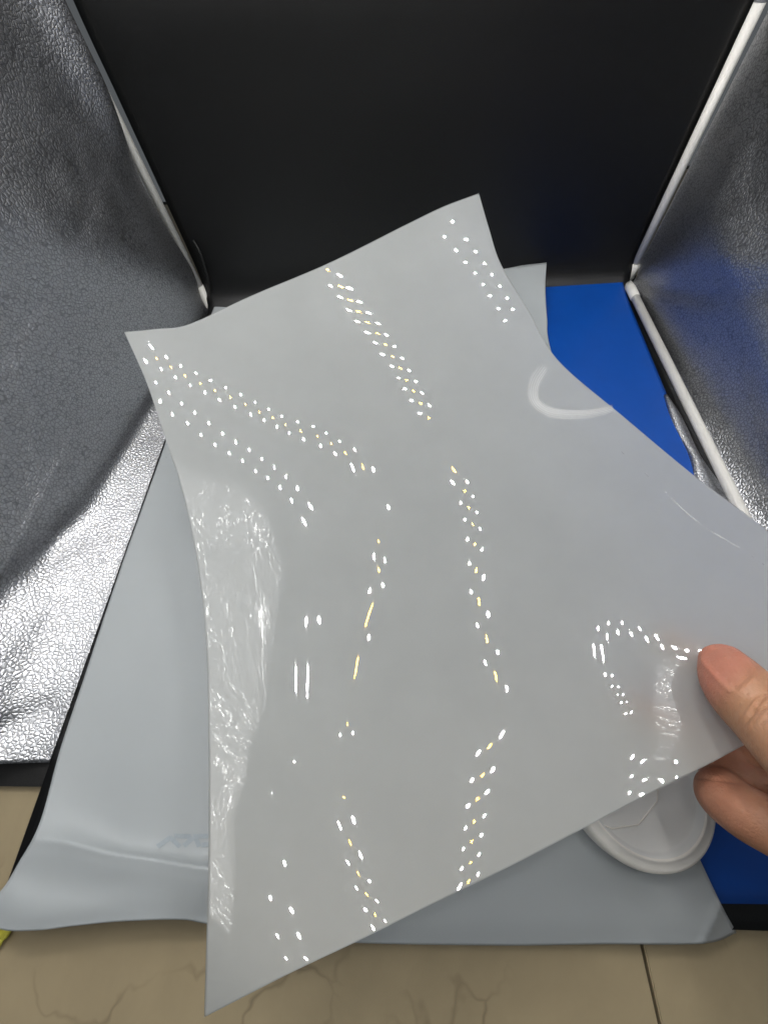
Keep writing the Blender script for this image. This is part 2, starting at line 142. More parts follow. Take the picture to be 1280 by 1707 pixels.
-205502,-207304,-209227,-211270,-213433,-215715,-218115,-220632,-185910,-186376,-186791,-187157,-187474,-187743,-187970,-188160,-188323,-188471,-188616,-188770,-188937,-189112,-189283,-189434,-189553,-189652,-189761,
-189894,-190048,-190216,-190400,-190604,-190827,-191066,-191328,-191607,-191898,-192198,-192506,-192822,-193147,-193484,-193840,-194225,-194655,-195142,-195702,-196348,-197090,-197936,-198888,-199951,-201125,-202411,
-203809,-205320,-206944,-208680,-210529,-212490,-214563,-216746,-219040,-221443,-186979,-187599,-188154,-188644,-189069,-189431,-189734,-189983,-190189,-190367,-190532,-190699,-190874,-191059,-191254,-191443,-191601,
-191723,-191844,-191988,-192148,-192314,-192488,-192682,-192889,-193110,-193350,-193602,-193862,-194130,-194404,-194687,-194981,-195292,-195630,-196003,-196425,-196907,-197460,-198095,-198821,-199645,-200572,-201605,
-202744,-203989,-205341,-206800,-208364,-210034,-211808,-213687,-215670,-217756,-219944,-222234,-187930,-188709,-189411,-190035,-190582,-191051,-191445,-191770,-192035,-192255,-192446,-192624,-192803,-192994,-193206,
-193424,-193616,-193767,-193907,-194064,-194231,-194396,-194556,-194730,-194918,-195121,-195340,-195566,-195798,-196036,-196281,-196535,-196805,-197097,-197419,-197783,-198197,-198671,-199216,-199839,-200549,-201351,
-202250,-203250,-204351,-205553,-206857,-208261,-209764,-211367,-213067,-214864,-216758,-218747,-220832,-223011,-188765,-189703,-190554,-191319,-191996,-192585,-193087,-193506,-193846,-194120,-194343,-194534,-194716,
-194914,-195137,-195371,-195590,-195775,-195939,-196114,-196290,-196452,-196598,-196747,-196912,-197096,-197294,-197497,-197705,-197918,-198139,-198371,-198622,-198898,-199208,-199562,-199968,-200434,-200968,-201578,
-202270,-203049,-203920,-204885,-205946,-207103,-208356,-209704,-211146,-212681,-214307,-216023,-217830,-219725,-221709,-223781,-189483,-190576,-191577,-192484,-193298,-194016,-194639,-195166,-195598,-195943,-196211,
-196425,-196614,-196817,-197046,-197289,-197524,-197736,-197928,-198126,-198318,-198480,-198612,-198740,-198881,-199043,-199219,-199402,-199589,-199781,-199982,-200197,-200432,-200696,-200995,-201340,-201736,-202192,
-202715,-203310,-203982,-204737,-205579,-206508,-207528,-208639,-209841,-211132,-212511,-213978,-215530,-217168,-218889,-220693,-222579,-224548,-190087,-191329,-192475,-193524,-194476,-195329,-196080,-196726,-197266,
-197699,-198032,-198285,-198493,-198704,-198938,-199185,-199427,-199655,-199871,-200092,-200301,-200468,-200598,-200714,-200836,-200974,-201126,-201287,-201454,-201629,-201813,-202014,-202237,-202489,-202779,-203114,
-203500,-203945,-204454,-205032,-205684,-206414,-207225,-208118,-209097,-210161,-211310,-212543,-213860,-215260,-216740,-218299,-219938,-221654,-223447,-225317,-190579,-191961,-193246,-194433,-195522,-196509,-197391,
-198164,-198822,-199362,-199785,-200104,-200348,-200570,-200813,-201064,-201309,-201544,-201775,-202010,-202230,-202409,-202548,-202664,-202775,-202893,-203021,-203160,-203308,-203465,-203636,-203823,-204035,-204278,
-204558,-204882,-205258,-205690,-206183,-206743,-207373,-208077,-208856,-209714,-210650,-211667,-212764,-213940,-215195,-216528,-217937,-219421,-220979,-222610,-224314,-226091,-190962,-192474,-193890,-195208,-196428,
-197547,-198560,-199462,-200246,-200907,-201443,-201857,-202168,-202417,-202670,-202929,-203177,-203418,-203658,-203895,-204117,-204306,-204460,-204585,-204694,-204799,-204908,-205026,-205154,-205295,-205451,-205627,
-205828,-206060,-206330,-206644,-207007,-207425,-207902,-208443,-209049,-209725,-210473,-211293,-212188,-213158,-214203,-215323,-216517,-217784,-219124,-220535,-222015,-223566,-225184,-226872,-191240,-192872,-194408,
-195849,-197193,-198437,-199578,-200609,-201523,-202313,-202975,-203506,-203916,-204228,-204503,-204773,-205032,-205282,-205525,-205761,-205981,-206176,-206341,-206476,-206589,-206689,-206786,-206887,-206997,-207121,
-207262,-207425,-207615,-207836,-208095,-208397,-208748,-209150,-209609,-210129,-210711,-211358,-212073,-212856,-213709,-214632,-215626,-216691,-217825,-219029,-220302,-221642,-223049,-224521,-226060,-227663,-191416,
-193156,-194802,-196356,-197816,-199179,-200441,-201599,-202644,-203568,-204362,-205022,-205548,-205958,-206291,-206589,-206867,-207130,-207380,-207615,-207834,-208030,-208202,-208345,-208464,-208563,-208653,-208741,
-208836,-208944,-209070,-209219,-209396,-209606,-209853,-210142,-210478,-210864,-211304,-211801,-212357,-212975,-213656,-214402,-215213,-216090,-217034,-218045,-219121,-220264,-221472,-222744,-224080,-225480,-226941,
-228466,-191492,-193328,-195074,-196731,-198298,-199773,-201152,-202433,-203607,-204665,-205595,-206389,-207046,-207575,-208002,-208359,-208674,-208960,-209222,-209463,-209683,-209880,-210053,-210200,-210322,-210422,
-210507,-210587,-210669,-210763,-210874,-211009,-211172,-211369,-211603,-211878,-212198,-212566,-212985,-213459,-213988,-214576,-215223,-215930,-216700,-217532,-218427,-219384,-220405,-221489,-222635,-223843,-225112,
-226441,-227831,-229281,-191471,-193390,-195226,-196977,-198644,-200224,-201715,-203114,-204415,-205606,-206675,-207609,-208405,-209068,-209613,-210062,-210439,-210765,-211052,-211306,-211532,-211731,-211903,-212049,
-212170,-212268,-212349,-212422,-212494,-212575,-212673,-212794,-212943,-213125,-213345,-213604,-213907,-214256,-214654,-215102,-215603,-216159,-216772,-217441,-218169,-218957,-219804,-220710,-221677,-222705,-223791,
-224938,-226143,-227408,-228730,-230111,-191354,-193345,-195259,-197096,-198856,-200536,-202136,-203650,-205074,-206397,-207604,-208684,-209628,-210437,-211116,-211681,-212148,-212538,-212866,-213146,-213384,-213586,
-213757,-213898,-214013,-214105,-214180,-214246,-214309,-214380,-214466,-214573,-214709,-214876,-215080,-215322,-215606,-215934,-216308,-216730,-217203,-217727,-218304,-218935,-219622,-220365,-221165,-222023,-222938,
-223911,-224941,-226030,-227176,-228379,-229639,-230956,-191143,-193193,-195176,-197090,-198937,-200713,-202417,-204046,-205591,-207043,-208389,-209617,-210715,-211680,-212510,-213210,-213792,-214271,-214662,-214981,
-215241,-215450,-215618,-215750,-215854,-215935,-216001,-216058,-216113,-216175,-216251,-216347,-216469,-216621,-216808,-217032,-217296,-217601,-217950,-218344,-218786,-219277,-219818,-220412,-221058,-221757,-222512,
-223321,-224187,-225108,-226086,-227119,-228209,-229356,-230558,-231816,-190839,-192937,-194978,-196962,-198889,-200757,-202563,-204302,-205966,-207547,-209033,-210411,-211670,-212799,-213793,-214649,-215369,-215960,
-216437,-216813,-217103,-217323,-217487,-217607,-217695,-217760,-217812,-217859,-217906,-217960,-218027,-218114,-218223,-218361,-218530,-218734,-218975,-219256,-219577,-219943,-220353,-220811,-221316,-221871,-222476,
-223134,-223843,-224607,-225424,-226296,-227224,-228206,-229244,-230338,-231487,-232692,-190443,-192575,-194665,-196712,-198714,-200669,-202573,-204419,-206201,-207910,-209536,-211068,-212492,-213796,-214967,-215996,
-216876,-217605,-218189,-218639,-218971,-219206,-219366,-219470,-219536,-219581,-219615,-219648,-219686,-219734,-219796,-219874,-219973,-220096,-220246,-220429,-220645,-220899,-221192,-221527,-221905,-222328,-222797,
-223313,-223878,-224494,-225160,-225879,-226650,-227476,-228356,-229291,-230281,-231326,-232427,-233584]
# ---------------------------------------------------------------- helpers
def tag(o,label=None,cat=None,group=None,kind=None):
    for k,v in (('label',label),('category',cat),('group',group),('kind',kind)):
        if v: o[k]=v
    return o
def empty(name,loc=(0,0,0)):
    o=bpy.data.objects.new(name,None); o.location=loc; o.empty_display_size=.02; COL.objects.link(o); return o
def link(name,me,mat=None,parent=None,smooth=True):
    o=bpy.data.objects.new(name,me); COL.objects.link(o)
    if mat and not me.materials: me.materials.append(mat)
    if parent:
        o.parent=parent; o.matrix_parent_inverse=Matrix.Translation(-Vector(parent.location))
    if smooth: me.shade_smooth()
    return o
def mesh(name,v,f,mat=None,parent=None,smooth=True):
    me=bpy.data.meshes.new(name); me.from_pydata([tuple(map(float,p)) for p in v],[],f); me.update()
    return link(name,me,mat,parent,smooth)
def grid(name,P,mat,parent=None,thick=0,off=-1,uv=None):      # P: (n,m,3)
    n,mm=P.shape[:2]; I=np.arange(n*mm).reshape(n,mm)
    fc=np.stack([I[:-1,:-1],I[1:,:-1],I[1:,1:],I[:-1,1:]],-1).reshape(-1,4)
    # orient so faces look up/at the camera
    p=P.reshape(-1,3); f0=fc[len(fc)//2]; nn=np.cross(p[f0[1]]-p[f0[0]],p[f0[3]]-p[f0[0]])
    if nn@(CP-p[f0[0]])<0: fc=fc[:,::-1]
    o=mesh(name,p,fc.tolist(),mat,parent)
    if thick:
        md=o.modifiers.new('thickness','SOLIDIFY'); md.thickness=thick; md.offset=off
    return o
def bez(pts,n):                                  # Catmull-Rom through points, n samples by length
    p=np.array(pts,float); q=np.vstack([2*p[0]-p[1],p,2*p[-1]-p[-2]]); out=[]
    for i in range(1,len(q)-2):
        for t in np.linspace(0,1,24,endpoint=False):
            a,b,c,d=q[i-1],q[i],q[i+1],q[i+2]
            out.append(.5*((2*b)+(c-a)*t+(2*a-5*b+4*c-d)*t*t+(-a+3*b-3*c+d)*t**3))
    out.append(p[-1]); out=np.array(out); L=np.r_[0,np.cumsum(np.linalg.norm(np.diff(out,axis=0),axis=1))]
    s=np.linspace(0,L[-1],n); return np.stack([np.interp(s,L,out[:,k]) for k in range(out.shape[1])],1)
def coons(T,B,Lf,Rt,n,mm):                       # top, bottom (left->right), left, right (top->bottom)
    T,B=bez(T,mm),bez(B,mm); Lf,Rt=bez(Lf,n),bez(Rt,n)
    u=np.linspace(0,1,mm)[None,:,None]; v=np.linspace(0,1,n)[:,None,None]
    return (1-v)*T[None]+v*B[None]+(1-u)*Lf[:,None]+u*Rt[:,None]-((1-u)*(1-v)*T[0]+u*(1-v)*T[-1]+(1-u)*v*B[0]+u*v*B[-1])
def tube(name,pts,r,mat,parent=None,seg=20,cap=True):
    p=[Vector(a) for a in pts]; bm=bmesh.new(); rings=[]
    rr=r if hasattr(r,'__len__') else [r]*len(p)
    for i,a in enumerate(p):
        t=(p[min(i+1,len(p)-1)]-p[max(i-1,0)]).normalized(); s=t.orthogonal().normalized() if i==0 else (s-t*s.dot(t)).normalized(); b=t.cross(s)
        rings.append([bm.verts.new(a+rr[i]*(math.cos(k*2*math.pi/seg)*s+math.sin(k*2*math.pi/seg)*b)) for k in range(seg)])
    for i in range(len(p)-1):
        for k in range(seg): bm.faces.new([rings[i][k],rings[i][(k+1)%seg],rings[i+1][(k+1)%seg],rings[i+1][k]])
    if cap: bm.faces.new(rings[0][::-1]); bm.faces.new(rings[-1])
    bmesh.ops.recalc_face_normals(bm,faces=bm.faces)
    me=bpy.data.meshes.new(name); bm.to_mesh(me); bm.free(); return link(name,me,mat,parent)
def box(name,lo,hi,mat,parent=None,bevel=0):
    bm=bmesh.new(); bmesh.ops.create_cube(bm,size=1)
    for v_ in bm.verts: v_.co=Vector([(lo[k]+hi[k])/2+v_.co[k]*(hi[k]-lo[k]) for k in range(3)])
    if bevel: bmesh.ops.bevel(bm,geom=bm.edges[:],offset=bevel,segments=2,affect='EDGES')
    me=bpy.data.meshes.new(name); bm.to_mesh(me); bm.free(); return link(name,me,mat,parent,False)
# ---------------------------------------------------------------- materials
class NT:
    def __init__(s,name):
        s.m=bpy.data.materials.new(name); s.m.use_nodes=True; s.t=s.m.node_tree; s.n=s.t.nodes; s.b=s.n['Principled BSDF']
    def new(s,ty,**k):
        n=s.n.new(ty)
        for a,v in k.items():
            if a in n.inputs: n.inputs[a].default_value=v
            else: setattr(n,a,v)
        return n
    def l(s,a,b): s.t.links.new(a,b)
    def set(s,**k):
        for a,v in k.items(): s.b.inputs[a.replace('_',' ')].default_value=v
    def coord(s,scale=(1,1,1),kind='Object'):
        tc=s.new('ShaderNodeTexCoord'); mp=s.new('ShaderNodeMapping'); mp.inputs['Scale'].default_value=scale; s.l(tc.outputs[kind],mp.inputs[0]); return mp.outputs[0]
    def noise(s,vec,scale,detail=4,rough=.5,dist=0):
        n=s.new('ShaderNodeTexNoise'); n.inputs['Scale'].default_value=scale; n.inputs['Detail'].default_value=detail; n.inputs['Roughness'].default_value=rough; n.inputs['Distortion'].default_value=dist; s.l(vec,n.inputs['Vector']); return n
    def ramp(s,fac,stops):
        r=s.new('ShaderNodeValToRGB'); e=r.color_ramp.elements
        while len(e)<len(stops): e.new(.5)
        for el,(p,c) in zip(e,stops): el.position=p; el.color=tuple(c)+(1,) if len(c)==3 else c
        s.l(fac,r.inputs[0]); return r.outputs[0]
    def math(s,op,a,b=None,c=None):
        n=s.new('ShaderNodeMath',operation=op)
        for i,v in enumerate((a,b,c)):
            if v is None: continue
            if isinstance(v,(int,float)): n.inputs[i].default_value=v
            else: s.l(v,n.inputs[i])
        return n.outputs[0]
    def mix(s,fac,a,b,blend='MIX'):
        n=s.new('ShaderNodeMix',data_type='RGBA',blend_type=blend)
        for key,v in (('Factor',fac),('A',a),('B',b)):
            ins=[i for i in n.inputs if i.name==key and (key=='Factor' and i.type=='VALUE' or key!='Factor' and i.type=='RGBA')][0]
            if isinstance(v,(int,float)): ins.default_value=v
            elif isinstance(v,tuple): ins.default_value=v+(1,) if len(v)==3 else v
            else: s.l(v,ins)
        return [o for o in n.outputs if o.type=='RGBA'][0]
    def bump(s,h,strength,dist,prev=None):
        n=s.new('ShaderNodeBump'); n.inputs['Strength'].default_value=strength; n.inputs['Distance'].default_value=dist; s.l(h,n.inputs['Height'])
        if prev is not None: s.l(prev,n.inputs['Normal'])
        s.l(n.outputs[0],s.b.inputs['Normal']); return n.outputs[0]
def silver_fabric():
    k=NT('silver pebbled fabric'); v=k.coord()
    dn=k.noise(v,60,2); dm=k.new('ShaderNodeVectorMath',operation='MULTIPLY_ADD'); k.l(dn.outputs['Color'],dm.inputs[0]); dm.inputs[1].default_value=(.004,.004,.004); k.l(v,dm.inputs[2])
    vo=k.new('ShaderNodeTexVoronoi',feature='DISTANCE_TO_EDGE'); vo.inputs['Scale'].default_value=1/CELL; k.l(dm.outputs[0],vo.inputs['Vector'])
    h=k.ramp(vo.outputs['Distance'],[(0,(0,0,0)),(.14,(.45,.45,.45)),(.42,(1,1,1))])
    n2=k.noise(v,900,2)
    hh=k.math('ADD',h,k.math('MULTIPLY',n2.outputs['Fac'],.25))
    fine=k.bump(hh,FBUMP,.0005)
    big=k.noise(v,9,3,.5,.6); k.bump(big.outputs['Fac'],.35,.012,fine)
    c=k.ramp(h,[(0,(.28,.285,.30)),(.45,(.52,.53,.555))])
    k.l(c,k.b.inputs['Base Color']); k.set(Metallic=1.0,Roughness=.3)
    r=k.math('MULTIPLY_ADD',k.noise(v,30,3).outputs['Fac'],.16,.33); k.l(r,k.b.inputs['Roughness']); return k.m
def film_mat(name,col,trans=.3,rough=.04,bumpy=0.0,ior=1.5,mottle=.03):
    k=NT(name); v=k.coord(); k.set(Roughness=rough,IOR=ior); n=k.noise(v,25,5,.6)
    c=k.ramp(n.outputs['Fac'],[(.3,tuple(x*(1-mottle) for x in col)),(.7,tuple(min(1,x*(1+mottle)) for x in col))]); k.l(c,k.b.inputs['Base Color'])
    rn=k.math('MULTIPLY_ADD',k.noise(v,120,3).outputs['Fac'],rough*.6,rough*.7); r_=rn; k.l(rn,k.b.inputs['Roughness'])
    if bumpy: k.bump(k.noise(v,bumpy[0],3).outputs['Fac'],bumpy[1],.001)
    if trans:
        df=k.new('ShaderNodeBsdfDiffuse'); k.l(c,df.inputs[0]); tr=k.new('ShaderNodeBsdfTranslucent'); k.l(c,tr.inputs[0])
        mx=k.new('ShaderNodeMixShader'); mx.inputs[0].default_value=trans; k.l(df.outputs[0],mx.inputs[1]); k.l(tr.outputs[0],mx.inputs[2])
        gl=k.new('ShaderNodeBsdfGlossy'); gl.inputs[0].default_value=(1,1,1,1); k.l(r_,gl.inputs['Roughness'])
        fr=k.new('ShaderNodeFresnel'); fr.inputs[0].default_value=ior; m2=k.new('ShaderNodeMixShader'); k.l(fr.outputs[0],m2.inputs[0]); k.l(mx.outputs[0],m2.inputs[1]); k.l(gl.outputs[0],m2.inputs[2])
        k.l(m2.outputs[0],k.n['Material Output'].inputs['Surface'])
    return k.m
def plain(name,col,rough=.5,metal=0,noise=0,nscale=40,bump=0,bscale=200,**kw):
    k=NT(name); k.set(Base_Color=col+(1,),Roughness=rough,Metallic=metal,**kw); v=k.coord()
    if noise:
        n=k.noise(v,nscale,5,.6); c=k.ramp(n.outputs['Fac'],[(.3,tuple(x*(1-noise) for x in col)),(.7,tuple(min(1,x*(1+noise)) for x in col))]); k.l(c,k.b.inputs['Base Color'])
    if bump: k.bump(k.noise(v,bscale,3).outputs['Fac'],bump,.0005)
    return k.m
M_silver=silver_fabric()
M_black=plain('matt black vinyl',(.0018,.002,.0022),.42,noise=.2,bump=.15,bscale=900)
M_backblack=plain('black edging',(.006,.006,.006),.6,bump=.3,bscale=700)
M_white=plain('off-white plastic pole',(.74,.73,.69),.4,noise=.05,nscale=60,bump=.06,bscale=300)
M_blue=plain('blue plastic sheet',(.0,.066,.37),.38,noise=.04,bump=.04,bscale=500)
M_grey=film_mat('matt grey film',GREY,0,.33,(9,.12),mottle=.012)
M_film=film_mat('glossy milky film',FILM,TRANS,FR,ior=1.46)
def marble():
    k=NT('beige marble'); v=k.coord()
    n=k.noise(v,14,6,.6,.4); base=k.ramp(n.outputs['Fac'],[(.3,tuple(.8*x for x in TILE)),(.65,TILE)])
    dn=k.noise(v,13,4,.6); dm=k.new('ShaderNodeVectorMath',operation='MULTIPLY_ADD'); k.l(dn.outputs['Color'],dm.inputs[0]); dm.inputs[1].default_value=(.08,.08,.08); k.l(v,dm.inputs[2])
    vo=k.new('ShaderNodeTexVoronoi',feature='DISTANCE_TO_EDGE'); vo.inputs['Scale'].default_value=11; k.l(dm.outputs[0],vo.inputs['Vector'])
    vein=k.ramp(vo.outputs['Distance'],[(0,(1,1,1)),(.018,(0,0,0))]); msk=k.ramp(k.noise(v,16,2).outputs['Fac'],[(.45,(0,0,0)),(.62,(1,1,1))])
    fac=k.math('MULTIPLY',k.math('MULTIPLY',vein,msk),.42)
    c=k.mix(fac,base,(.045,.03,.015)); k.l(c,k.b.inputs['Base Color']); k.set(Roughness=.28); return k.m
M_tile=marble()
def emit(name,col,s):
    k=NT(name); k.set(Base_Color=(.8,.8,.8,1),Emission_Color=col+(1,),Emission_Strength=s); return k.m
M_ledw=emit('cool white led',(1,1,1),LED); M_ledy=emit('warm white led',(1,.64,.07),LEDY)
def sm_(a,b,x): t=np.clip((x-a)/(b-a),0,1); return t*t*(3-2*t)
# ---------------------------------------------------------------- the surface below
ZT=-.008
table=empty('table_top',(0,-.6,ZT)); tag(table,kind='structure')
j0=at(1070,1575,ZT); j1=at(1100,1707,ZT); sl=(j1[0]-j0[0])/(j1[1]-j0[1])
def jx(y): return j0[0]+sl*(y-j0[1])
def tile(x0,x1,y0,y1,left=None,right=None):
    g=.0008; a=[[x0+g if left is None else jx(y0)+g,y0+g],[x1-g if right is None else jx(y0)-g,y0+g],[x1-g if right is None else jx(y1)-g,y1-g],[x0+g if left is None else jx(y1)+g,y1-g]]
    bm=bmesh.new(); t=[bm.verts.new((p[0],p[1],ZT)) for p in a]; f_=bm.faces.new(t); r_=bmesh.ops.extrude_face_region(bm,geom=[f_])
    for v_ in r_['geom']:
        if isinstance(v_,bmesh.types.BMVert): v_.co.z-=.012
    bmesh.ops.recalc_face_normals(bm,faces=bm.faces); bmesh.ops.bevel(bm,geom=bm.edges[:],offset=.0006,segments=2,affect='EDGES')
    me=bpy.data.meshes.new('tile'); bm.to_mesh(me); bm.free(); return link('tile',me,M_tile,table,False)
tile(-.6,0,-1.2,.3,right=1); tile(0,.75,-1.2,.3,left=1)
box('grout_bed',(-.62,-1.22,ZT-.02),(.77,.32,ZT-.004),plain('dark grout',(.02,.018,.015),.8),table)
# ---------------------------------------------------------------- photo light box
lb=empty('light_box',(0,-.25,0)); tag(lb,'open-fronted photo light box with silver pebbled fabric side walls and white corner poles','light box')
box('base_panel',(-.33,-.487,-.0075),(.33,.02,-.0015),M_backblack,lb)
def sm(a,b,x): t=np.clip((x-a)/(b-a),0,1); return t*t*(3-2*t)
ns,nt=170,200
S,T=np.meshgrid(np.linspace(0,1,ns)**1.25,np.linspace(0,1,nt),indexing='ij')
def folds(S,T,seed):
    r=np.random.default_rng(seed); d=np.zeros_like(S)
    for k in range(5):
        a=r.uniform(-1,1,2)*6; ph=r.uniform(0,6.28); d+=.0012*np.sin(a[0]*S*2+a[1]*T+ph)
    return d
def side(sgn,y0,y1,wf,seed,ridges,name,yedge=-.01):
    Y=y0+(y1-y0)*T; w=.002+wf*sm(.0,.85,T)
    z=.5*S**1.35+.0015; X=.25+w*(1-np.exp(-S/.11))
    d=folds(S,T,seed)*sm(0,.12,S)
    for (s0,t0,s1,t1,wd,am) in ridges:
        dx,dy=s1-s0,t1-t0; L=math.hypot(dx,dy); u_=((S-s0)*dx+(T-t0)*dy)/L**2; e=((S-s0)*dy-(T-t0)*dx)/L
        d+=am*np.exp(-(e/wd)**2)*sm(-.15,.1,u_)*sm(1.15,.85,u_)
    X=X-d
    if sgn<0: X=X-(.0125*sm(.125,.2,z)*np.exp(-(T/.05)**2)); Y=Y-.002*sm(.125,.2,z)*np.exp(-(T/.05)**2)
    return grid(name,np.stack([sgn*X,Y,z],-1),M_silver,lb,.0012,-1)
lw=side(-1,-.0095,-.474,.055,3,LR,'side_wall')
rw=side(1,-.006,-.50,.02,8,RR_,'side_wall')
# ceiling and its light panel
ce=grid('ceiling',np.array([[[x,y,.503+.002*math.sin(9*x+5*y)] for x in np.linspace(-.41,.33,20)] for y in np.linspace(.16,-.65,20)]),M_silver,lb,.0012,1)
# poles
pr=.0041
def pole(a,b): return tube('pole',[a,b],pr,M_white,lb)
pole((-.252,.001,.012),(-.257,-.002,.5)); pole(at(1049,462,.003,1)+np.array([0,0,0]),at(1267,2,.003,1)+(0,0,.0))
a=at(1049,462,.003,1); b=at(1267,2,.003,1); d=(b-a)/np.linalg.norm(b-a)
tube('pole',[b,b+d*.3],pr,M_white,lb)
p0=at(1050,478,.009); p1=at(1240,862,.009); e=(p1-p0)/np.linalg.norm(p1-p0)
pole(p0+e*.012,p1+e*.2)
tube('pole_joint',[a+d*.016,a,a-d*.007,p0+e*.004,p0+e*.02],[.0047,.0049,.0050,.0049,.0046],M_white,lb)
tube('pole_joint',[(-.2523,.001,.026),(-.2515,0,.004),(-.2515,-.004,-.0)],[.0049,.005,.005],M_white,lb)
# hem strip of fabric beside the right-hand pole
hem=[]
for t in np.linspace(0,1,40):
    c=np.array(at(1108+92*t,660+190*t,.003)); wd=.002+.008*t+.0015*math.sin(9*t)
    hem.append([[c[0]-wd,c[1],.0035],[c[0]-wd*.2,c[1],.006+.001*math.sin(14*t)],[c[0]+wd,c[1],.004]])
grid('fabric_hem',np.array(hem),M_silver,lb,.0006)
# black loop of cord beside left pole
tube('tie_cord',bez([at(322,400,.006,1),at(333,420,.0,1),at(344,455,-.001,1),at(352,487,.0,1)],30),.0012,M_backblack,lb,8)
def glow_panel():  # unseen glowing panels, added to give the pale patches mirrored in the held sheet
    k=NT('added crinkled glow'); v=k.coord()
    dn=k.noise(v,30,4,.6); dm=k.new('ShaderNodeVectorMath',operation='MULTIPLY_ADD'); k.l(dn.outputs['Color'],dm.inputs[0]); dm.inputs[1].default_value=(.05,.05,.05); k.l(v,dm.inputs[2])
    n=k.noise(dm.outputs[0],330,5,.7,.8); a=k.ramp(n.outputs['Fac'],[(.38,(.35,.35,.35)),(.62,(1,1,1))])
    mp=k.new('ShaderNodeMapping'); mp.inputs['Scale'].default_value=(1,.3,1); k.l(dm.outputs[0],mp.inputs[0])
    s_=k.noise(mp.outputs[0],520,4,.65); sp=k.ramp(s_.outputs['Fac'],[(.57,(0,0,0)),(.66,(1,1,1))]); ms_=k.ramp(k.noise(v,45,3).outputs['Fac'],[(.44,(0,0,0)),(.58,(1,1,1))])
    e=k.math('ADD',k.math('MULTIPLY',a,PATCH_GLOW),k.math('MULTIPLY',k.math('MULTIPLY',sp,ms_),PATCH_GLOW*14))
    fd=k.new('ShaderNodeAttribute',attribute_name='glow'); e=k.math('MULTIPLY',e,fd.outputs['Fac'])
    k.set(Base_Color=(.8,.8,.8,1),Emission_Color=(1,.985,.96,1)); k.l(e,k.b.inputs['Emission Strength']); return k.m
M_glow=glow_panel()
# led panel on the ceiling: every chip its own part
lp=empty('led_panel',(0,-.2,.496)); tag(lp,'ceiling panel of small white and warm led chips over the light box','light')
box('panel_board',(-.39,-.63,.4917),(.25,.145,.4955),plain('grey circuit board',(.18,.18,.18),.7),lp)
YR=np.linspace(-.62,-.237,80)
XR=np.interp(YR,[-.62,-.60,-.573,-.537,-.507,-.483,-.453,-.42,-.39,-.37,-.345,-.32,-.30,-.285,-.273,-.255,-.245,-.237],[-.316,-.306,-.290,-.271,-.253,-.239,-.222,-.212,-.204,-.198,-.185,-.169,-.153,-.138,-.124,-.119,-.130,-.160])
XL=np.interp(YR,[-.62,-.573,-.52,-.483,-.45,-.40,-.35,-.30,-.27,-.237],[-.375,-.345,-.315,-.285,-.272,-.265,-.245,-.225,-.228,-.232])
XR=np.convolve(np.pad(XR,2,mode='edge'),np.ones(5)/5,'valid')
def dgrid(xl,xr,ys):
    u=np.linspace(0,1,30); return np.array([[[a_+(b_-a_)*t_,y_,.4913-.0004*math.sin(math.pi*t_)] for t_ in u] for a_,b_,y_ in zip(xl,xr,ys)])
def glow(o,U_,V_):
    a_=o.data.attributes.new('glow','FLOAT','POINT'); a_.data.foreach_set('value',(U_*V_).astype(np.float32).ravel())
un=np.linspace(0,1,30)[None,:]; vn=np.linspace(0,1,80)[:,None]
glow(grid('added_glow_panel',dgrid(XL,XR,YR),M_glow,lp),sm_(1.0,.82,un)*.6+.4*sm_(1,.96,un),sm_(0,.06,vn)*sm_(1,.96,vn))  # added panel, outlined to fit the bright patch along the sheet's left edge
ys_=np.linspace(-.41,-.300,30); vn=np.linspace(0,1,30)[:,None]; y2=np.linspace(-.412,-.303,30)
glow(grid('added_glow_panel',dgrid(np.interp(y2,[-.412,-.35,-.303],[.1705,.175,.179]),np.full(30,.222),y2),M_glow,lp),sm_(0,.16,un),sm_(0,.1,vn)*sm_(1,.85,vn))  # second added panel, for the bright patch near the thumb
def chip(mat,r):
    bm=bmesh.new(); bmesh.ops.create_cone(bm,cap_ends=True,segments=10,radius1=r,radius2=r,depth=.0012)
    me=bpy.data.meshes.new('led_chip'); bm.to_mesh(me); bm.free(); me.materials.append(mat); return me
CH={}
for x_,y_,c_,r_ in LEDS:
    key=(c_,r_)
    if key not in CH: CH[key]=chip(M_ledy if c_==1 else M_ledw,r_*1e-4*CHS)
    o=bpy.data.objects.new('led_chip',CH[key]); COL.objects.link(o); o.parent=lp; o.location=(x_*1e-4,y_*1e-4+.2,.4906-.496)
# ---------------------------------------------------------------- black backdrop sweeping into the floor mat
prof=[(.135,.5),(.090,.42),(.034,.32),(.011,.24),(.009,.18),(.008,.12),(.006,.045),(.0,.018),(-.010,.006),(-.03,.002),(-.12,.0012),(-.3,.001),(-.45,.001),(-.543,.001)]
pp=bez(prof,90); XX=np.linspace(-.2485,.247,60)
bd=grid('black_backdrop',np.array([[[x-(.0 if y>-.4 else 0),y+.0006*math.sin(14*x+z*9),z] for x in XX] for y,z in pp]),M_black,None,.0008)
tag(bd,'black vinyl backdrop hanging at the back of the light box and running out as floor mat','backdrop')
# ---------------------------------------------------------------- blue sheet
B=[at(850,471,.005),at(1033,466,.005),at(1160,775,.0035)]
br=at(1470,1510,.003); bl=at(1100,1506,.003)
P=coons([B[0],B[1]],[bl,br],[B[0],bl],[B[1],B[2],br],60,40)
P[...,2]+=.004*np.clip(1-np.linspace(0,1,60)/.1,0,1)[:,None]**2
bs_=grid('blue_sheet',P,M_blue,None,.0005,-1); tag(bs_,'smooth royal blue plastic sheet lying flat on black mat at right','plastic sheet')
